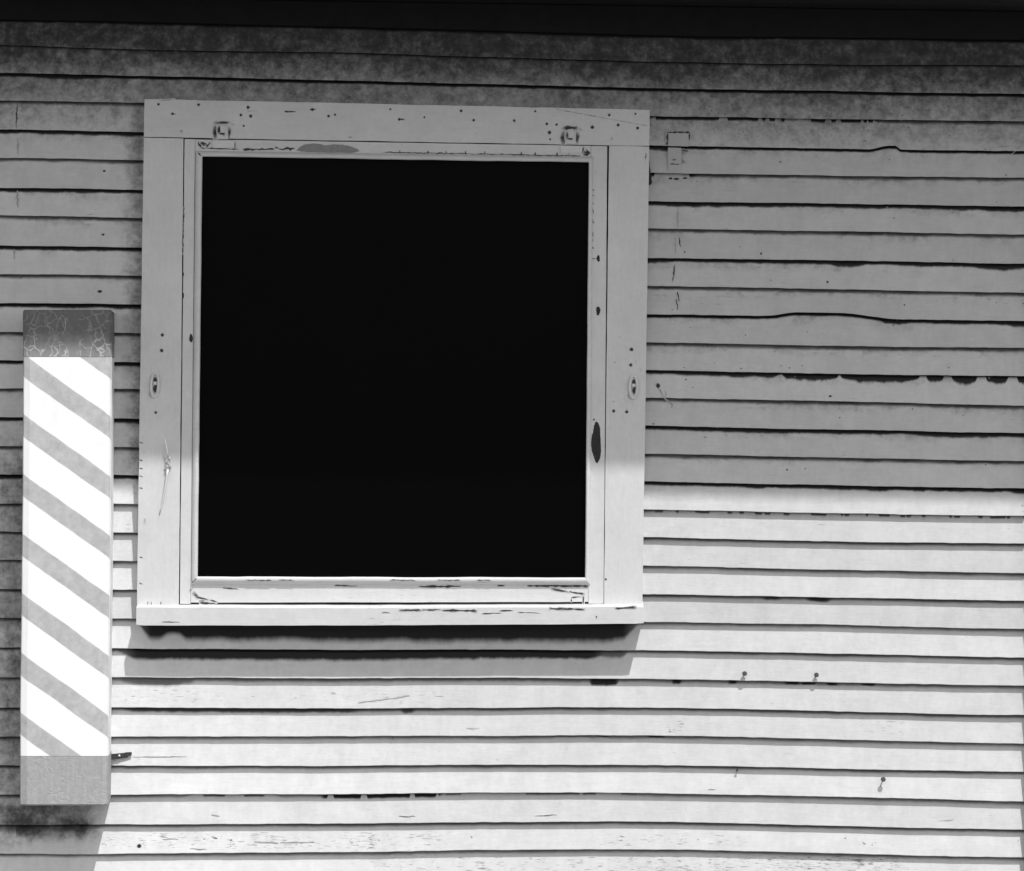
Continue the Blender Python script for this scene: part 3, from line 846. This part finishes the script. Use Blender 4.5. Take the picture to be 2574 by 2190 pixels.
# glazing bead: moulding mitred round the pane
def bead():
    bm = bmesh.new()
    inner = [(509, 394), (1480, 408.5), (1470.5, 1452), (497, 1449.5)]
    outer = [(491, 378.5), (1491.5, 393.5), (1484.5, 1472), (479.5, 1470)]
    prof = [(0, DP - .004), (.0, DB - .006), (.08, DB - .002), (.25, DB), (.5, DB - .0006), (.72, DB - .003), (.9, DB - .0075), (1.0, DS - .003), (1.0, .028)]
    n = 30
    for q in range(4):
        ia, ib = inner[q], inner[(q + 1) % 4]; oa, ob = outer[q], outer[(q + 1) % 4]
        lines = []
        sd = q * 71.3
        for i in range(n + 1):
            f = i / n; row = []
            wv = (float(f1(np.array([f * 18 + sd]), 3)[0]) - .5) * 2.4 * min(1, 8 * f, 8 * (1 - f))
            for t, d in prof:
                xi = ia[0] + (ib[0] - ia[0]) * f; yi = ia[1] + (ib[1] - ia[1]) * f
                xo = oa[0] + (ob[0] - oa[0]) * f; yo = oa[1] + (ob[1] - oa[1]) * f
                if q % 2 == 0: yi += wv
                else: xi += wv * .6
                row.append(bm.verts.new(P(xi + (xo - xi) * t, yi + (yo - yi) * t, d)))
            lines.append(row)
        for i in range(n):
            for j in range(len(prof) - 1):
                bm.faces.new((lines[i][j], lines[i + 1][j], lines[i + 1][j + 1], lines[i][j + 1])).smooth = True
    d = DB + .0007
    for c in range(4):   # mitre joints
        pass
    line_mark(bm, 497, 383, 505, 392, 1.6, d, 1, .4, 3); line_mark(bm, 480, 1468, 494, 1453, 1.6, d, 1, .4, 3)
    for x in (620, 700, 1100, 1200, 980): line_mark(bm, x, 1458, x + random.uniform(30, 70), 1459, 1.4, d, 1, .8, 5)
    return bm_obj('glazing_bead', bm, [M_SASH_H, M_DARK], win)
bead()
bm = bmesh.new()
q = [P(480, 370, DP), P(1494, 384, DP), P(1486, 1475, DP), P(474, 1474, DP)]
f1_ = [bm.verts.new(p) for p in q]; f2_ = [bm.verts.new((p.x, p.y + .003, p.z)) for p in q]
bm.faces.new(f1_); bm.faces.new(f2_[::-1])
for i in range(4): bm.faces.new((f1_[i], f2_[i], f2_[(i + 1) % 4], f1_[(i + 1) % 4]))
bm_obj('pane', bm, M_PANE, win)

# hangers at the head of the sash
def hanger(cx, cy):
    bm = bmesh.new()
    # bent tab standing off the casing, rounded shoulders
    a = DC + .0005
    out = [(-12, 20), (-12.5, -8), (-9, -15), (-3, -18), (7, -18), (13, -15), (16, -8), (16, 20)]
    fr = [bm.verts.new(P(cx + x, cy + y, DC + .011 - .003 * (y > 10))) for x, y in out]
    bk = [bm.verts.new((v.co.x, -a, v.co.z)) for v in fr]
    ff = bm.faces.new(fr)
    for i in range(8):
        bm.faces.new((fr[i], bk[i], bk[(i + 1) % 8], fr[(i + 1) % 8]))
    bmesh.ops.bevel(bm, geom=list(ff.edges), offset=.003, segments=3, affect='EDGES')
    # plate on the sash below, its loop turned up in front of the tab
    board_mesh(bm, [(cx - 24, cy + 23), (cx + 33, cy + 24), (cx + 31, cy + 42), (cx - 22, cy + 42)], DS + .003, DS - .002, bev=.0015, wav=.9, n=6)
    board_mesh(bm, [(cx - 3, cy - 14), (cx + 9, cy - 14), (cx + 8, cy + 3), (cx - 3, cy + 3)], DC + .0135, DC + .008, bev=.002, wav=.3, n=3)
    d = DC + .0117
    line_mark(bm, cx - 6, cy - 14, cx - 6, cy + 7, 6, d, 1, .1, 12); line_mark(bm, cx - 7, cy + 6.5, cx + 9, cy + 6, 5.2, d, 1, .1, 12)
    line_mark(bm, cx - 17, cy - 14, cx - 16, cy + 22, 9, DC + .0014, 1, .4, 13)  # these dark lines are shadows painted around the tab
    line_mark(bm, cx + 19, cy - 10, cx + 19, cy + 18, 6, DC + .0014, 1, .4, 13)
    line_mark(bm, cx - 20, cy - 20, cx + 20, cy - 22, 7, DC + .0014, 1, .4, 13)
    line_mark(bm, cx + 20, cy - 21, cx + 34, cy - 14, 5, DC + .0014, 2, .6, 8)
    line_mark(bm, cx + 34, cy + 26, cx + 33, cy + 43, 2.4, DS + .001, 1, .4, 13)
    return bm_obj('hanger', bm, [M_HW, M_HOLE, M_GREYWOOD], win)
hanger(557, 330); hanger(1432, 343)

# oval turn buttons on the casings
def turn_button(cx, cy, ry, tilt, dark):
    bm = bmesh.new()
    R, r, N, Mm = 11.0, 4.6, 28, 8
    rings = []
    for i in range(N):
        a = 2 * math.pi * i / N
        ring = []
        for j in range(Mm):
            b = 2 * math.pi * j / Mm
            rad = 1 + r * math.cos(b) / R
            x = R * .85 * math.cos(a) * rad; y = ry * math.sin(a) * (1 + r * math.cos(b) / ry)
            x, y = x + tilt * y, y
            ring.append(bm.verts.new(P(cx + x, cy + y, DC + .003 + .0045 * math.sin(b) + .0015 * math.cos(a * 2 + .7))))
        rings.append(ring)
    for i in range(N):
        for j in range(Mm):
            bm.faces.new((rings[i][j], rings[(i + 1) % N][j], rings[(i + 1) % N][(j + 1) % Mm], rings[i][(j + 1) % Mm])).smooth = True
    disc(bm, cx, cy, DC + .0016, 8, 2, ry * .8)
    disc(bm, cx + 1, cy - ry * .15, DC + .0058, 4.4, 0, 4.4, 12, .05)
    disc(bm, cx + dark, cy + ry * .32, DC + .0022, 5, 1, 8)
    disc(bm, cx + 1, cy - ry * .42, DC + .0024, 4, 1, 6)
    disc(bm, cx - 9, cy + ry * .75, DC + .0012, 7, 2, 10)
    return bm_obj('turn_button', bm, [M_HW, M_HOLE, M_GREYWOOD], win)
turn_button(389, 968, 30, -.04, 2); turn_button(1592.5, 973, 28, -.02, 3)

# patched notch in the boards right of the window
bm = bmesh.new()
def wedge(q, d0, d1):   # small block standing off the boards
    board_mesh(bm, q, d0, d1, bev=.0008, wav=.4, n=5)
wedge([(1681, 335), (1731, 336), (1731, 368), (1681, 367)], .0168, .004)
wedge([(1679, 371), (1713, 372), (1712, 433), (1679, 432)], .0160, .002)
d = .0128
for a in ((1677, 366, 1678, 335, 4.5), (1676, 333, 1734, 333, 3), (1733, 334, 1733, 352, 4)):
    line_mark(bm, *a, .0172, 1, .4, 5)
for a in ((1714, 378, 1730, 380, 4), (1714, 400, 1720, 410, 3), (1690, 402, 1700, 402, 2), (1685, 412, 1708, 414, 1.5)):
    line_mark(bm, *a, .0166, 1, .8, 4)
bm_obj('wood_patch', bm, [M_PATCH, M_DARK], house)
# the black sliver of loose caulk beside the casing
bm = bmesh.new()
patch(bm, [(1630, 398), (1633, 412), (1637, 440), (1639, 458), (1636, 464), (1629, 466)], .0185, 0)
for f in list(bm.faces):
    r_ = bmesh.ops.extrude_face_region(bm, geom=[f])
    for v in r_['geom']:
        if isinstance(v, bmesh.types.BMVert): v.co.y += .008
bm_obj('loose_shim', bm, M_DARK, house)

# ------------------------------------------------------------------ barber pole
pole = empty('barber_pole', P(170, 2024, .1))
tag(pole, 'square wooden barber pole with grey diagonal stripes mounted left of the window', 'barber pole')
def to_pole(o):
    o.parent = pole; o.location = -pole.location
    return o
DPF = .186           # front face distance from the sheathing
def pole_piece(name, y0, y1, mats, infl=0.0, ntop=None):
    """a length of the chamfered shaft between rows y0 and y1 (at the front face)"""
    bm = bmesh.new()
    uvl = bm.loops.layers.uv.new('UVMap')
    fa = bm.verts.layers.float.new('face')
    n = max(2, int((y1 - y0) / 25))
    rings = []
    for i in range(n + 1):
        y = y0 + (y1 - y0) * i / n
        xl = np.interp(y, [780, 960, 1440, 1800, 2024], [56.5, 57.5, 53.5, 49.0, 49.5]) - infl
        xr = np.interp(y, [780, 880, 1230, 1460, 1850, 2024], [280, 280, 279, 277, 273, 271]) - 1 + infl
        xl += (float(f1(np.array([y / 60.]), 2)[0]) - .5) * 1.2; xr += (float(f1(np.array([y / 60. + 50]), 2)[0]) - .5) * 1.2
        a = P(xl, y, DPF); b = P(xr, y, DPF)
        zz = (a.z + b.z) / 2
        x0, x1 = a.x, b.x
        k = infl / 1000
        cs = [(x0, .008), (x0, DPF - .013), (x0 + .003, DPF - .005), (x0 + .018, DPF + k), (x1 - .013, DPF + k), (x1 - .004, DPF - .005), (x1, DPF - .014), (x1 - .010, .008)]
        face = [1, 1, 1, 1, 1, 1, .4, 0]
        ring = []; per = 0; prev = None
        for j, (x, d) in enumerate(cs):
            z = a.z + (b.z - a.z) * (x - x0) / (x1 - x0)
            v = bm.verts.new((x, -d, z)); v[fa] = face[j]
            if prev is not None: per += math.hypot(x - prev[0], d - prev[1])
            prev = (x, d)
            ring.append((v, per, z))
        rings.append(ring)
    for i in range(n):
        for j in range(7):
            q = (rings[i][j], rings[i][j + 1], rings[i + 1][j + 1], rings[i + 1][j])
            f = bm.faces.new([e[0] for e in q]); f.smooth = False
            for lp, e in zip(f.loops, q): lp[uvl].uv = (e[1], e[2])
        f = bm.faces.new((rings[i][7][0], rings[i][0][0], rings[i + 1][0][0], rings[i + 1][7][0]))
    bm.faces.new([e[0] for e in rings[0]]); bm.faces.new([e[0] for e in rings[-1]][::-1])
    es = [e for e in bm.edges if len(e.link_faces) == 2 and e.calc_face_angle(0) > .9 and (ntop is None or e.verts[0].index is not None)]
    if ntop == 'round':
        top = [e for e in rings[0]]
        vs = set(e[0] for e in rings[0])
        te = [e for e in bm.edges if e.verts[0] in vs and e.verts[1] in vs]
        bmesh.ops.bevel(bm, geom=te, offset=.0025, segments=2, affect='EDGES')
    if ntop == 'low':
        vs = set(e[0] for e in rings[-1])
        te = [e for e in bm.edges if e.verts[0] in vs and e.verts[1] in vs]
        bmesh.ops.bevel(bm, geom=te, offset=.003, segments=2, affect='EDGES')
    return to_pole(bm_obj(name, bm, mats))
pole_piece('shaft', 897.5, 1900.5, M_POLE)
c1 = pole_piece('cap', 779, 896.8, M_CAP_T, .6, 'round'); c1['label'] = 'dark cap with pale crackled paint at the top'
c2 = pole_piece('cap', 1901.2, 2025, M_CAP_B, .8, 'low'); c2['label'] = 'plain grey block at the foot'
# iron strap that ties the shaft to the wall
bm = bmesh.new()
def strap(px0, py0, px1, py1, h, d0, d1):
    a = P(px0, py0, d0); b = P(px1, py1, d1)
    vs = []
    for p, hh in ((a, h), (b, h * .8)):
        for dz in (-hh / 2, hh / 2):
            for dy in (-.0012, .0012):
                vs.append(bm.verts.new((p.x, p.y + dy, p.z + dz)))
    for f in ((0, 1, 5, 4), (2, 3, 7, 6), (0, 2, 6, 4), (1, 3, 7, 5), (0, 1, 3, 2), (4, 5, 7, 6)): bm.faces.new([vs[i] for i in f])
strap(279, 1903, 322, 1898, .015, .022, .016)
strap(314, 1897, 331, 1895, .011, .019, .0165)
br = to_pole(bm_obj('strap', bm, M_IRON))
bm = bmesh.new()
bmesh.ops.create_uvsphere(bm, u_segments=12, v_segments=8, radius=.003, matrix=Matrix.Translation(P(300, 1900, .0225)))
sc_ = bm_obj('screw', bm, mat_plain('bright_screw', .55, .3, .5), br)

# ------------------------------------------------------------------ small things on the wall
def tube(bm, pts, rads, n=8):
    rings = []
    for i, p in enumerate(pts):
        t = (pts[min(i + 1, len(pts) - 1)] - pts[max(i - 1, 0)]).normalized()
        a = t.orthogonal().normalized(); b = t.cross(a)
        rings.append([bm.verts.new(p + (a * math.cos(2 * math.pi * j / n) + b * math.sin(2 * math.pi * j / n)) * rads[i]) for j in range(n)])
    for i in range(len(pts) - 1):
        for j in range(n):
            bm.faces.new((rings[i][j], rings[i][(j + 1) % n], rings[i + 1][(j + 1) % n], rings[i + 1][j])).smooth = True
    bm.faces.new(rings[0][::-1]); bm.faces.new(rings[-1])

# a twist of painted wire on the left casing
wire = empty('wire_twist', P(421, 1165, DC))
tag(wire, 'white painted twist of stiff wire hanging on the left casing of the window', 'wire')
def wpart(name, bm, m):
    o = bm_obj(name, bm, m, wire); o.location = -wire.location; return o
bm = bmesh.new()
tube(bm, [P(*p) for p in ((414, 1101, DC + .016), (417, 1118, DC + .014), (420.5, 1136, DC + .011), (423, 1152, DC + .0075))], [.0016, .0022, .0023, .0024])
wpart('upper_end', bm, M_HW)
bm = bmesh.new()
tube(bm, [P(*p) for p in ((422, 1180, DC + .008), (420, 1195, DC + .009), (416, 1222, DC + .0075), (410, 1255, DC + .005), (404, 1280, DC + .003), (401, 1293, DC + .0015))], [.0032, .003, .0027, .0022, .0017, .0012])
wpart('lower_end', bm, M_HW)
bm = bmesh.new()
for cx, cy, r in ((423, 1152, 6.5), (420, 1161, 5), (423, 1172, 8), (419, 1178, 5)):
    bmesh.ops.create_icosphere(bm, subdivisions=2, radius=r / 1000, matrix=Matrix.Translation(P(cx, cy, DC + .004)) @ Matrix.Diagonal((1, .7, .75, 1)))
tube(bm, [P(*p) for p in ((428, 1150, DC + .003), (418, 1158, DC + .011), (428, 1168, DC + .010), (416, 1180, DC + .006))], [.0022] * 4)
wpart('knot', bm, M_HW)

def nail(hole, head, rise, rhead, label, group):
    a = P(hole[0], hole[1], depth_at(*hole) - .004); b = P(head[0], head[1], depth_at(*hole) + rise)
    t = empty('nail', a); tag(t, label, 'nail', group)
    bm = bmesh.new(); tube(bm, [a, a.lerp(b, .5), b], [.0013, .0013, .0013])
    o = bm_obj('shank', bm, M_NAIL, t); o.location = -a
    bm = bmesh.new()
    d = (b - a).normalized(); d = (d + Vector((0, -1.3, -.2))).normalized()
    tube(bm, [b - d * .0005, b + d * .0004, b + d * .0016, b + d * .0022], [rhead * .85, rhead, rhead, rhead * .7], 16)
    o = bm_obj('head', bm, M_IRON, t); o.location = -a
M_NAIL = mat_plain('dull_nail_steel', .25, .5, .4, .3, 200)
G = 'nails left sticking out of the siding'
nail((1860, 1716), (1871.5, 1693.5), .018, .0060, 'nail nearer the window of the two side by side on one sunlit board', G)
nail((2040, 1719), (2052, 1697), .018, .0060, 'nail farther from the window of the two side by side on one sunlit board', G)
nail((2211, 1981), (2220, 1959.5), .012, .0062, 'lone nail low on the right of the siding with its shank hanging below the head', G)
nail((1851, 1943), (1853, 1936), .008, .0030, 'small bent nail in a lap shadow left of the lone nail', G)
nail((988, 1862), (987, 1853), .007, .0022, 'thin headless nail in the lap shadow below the middle of the window', G)
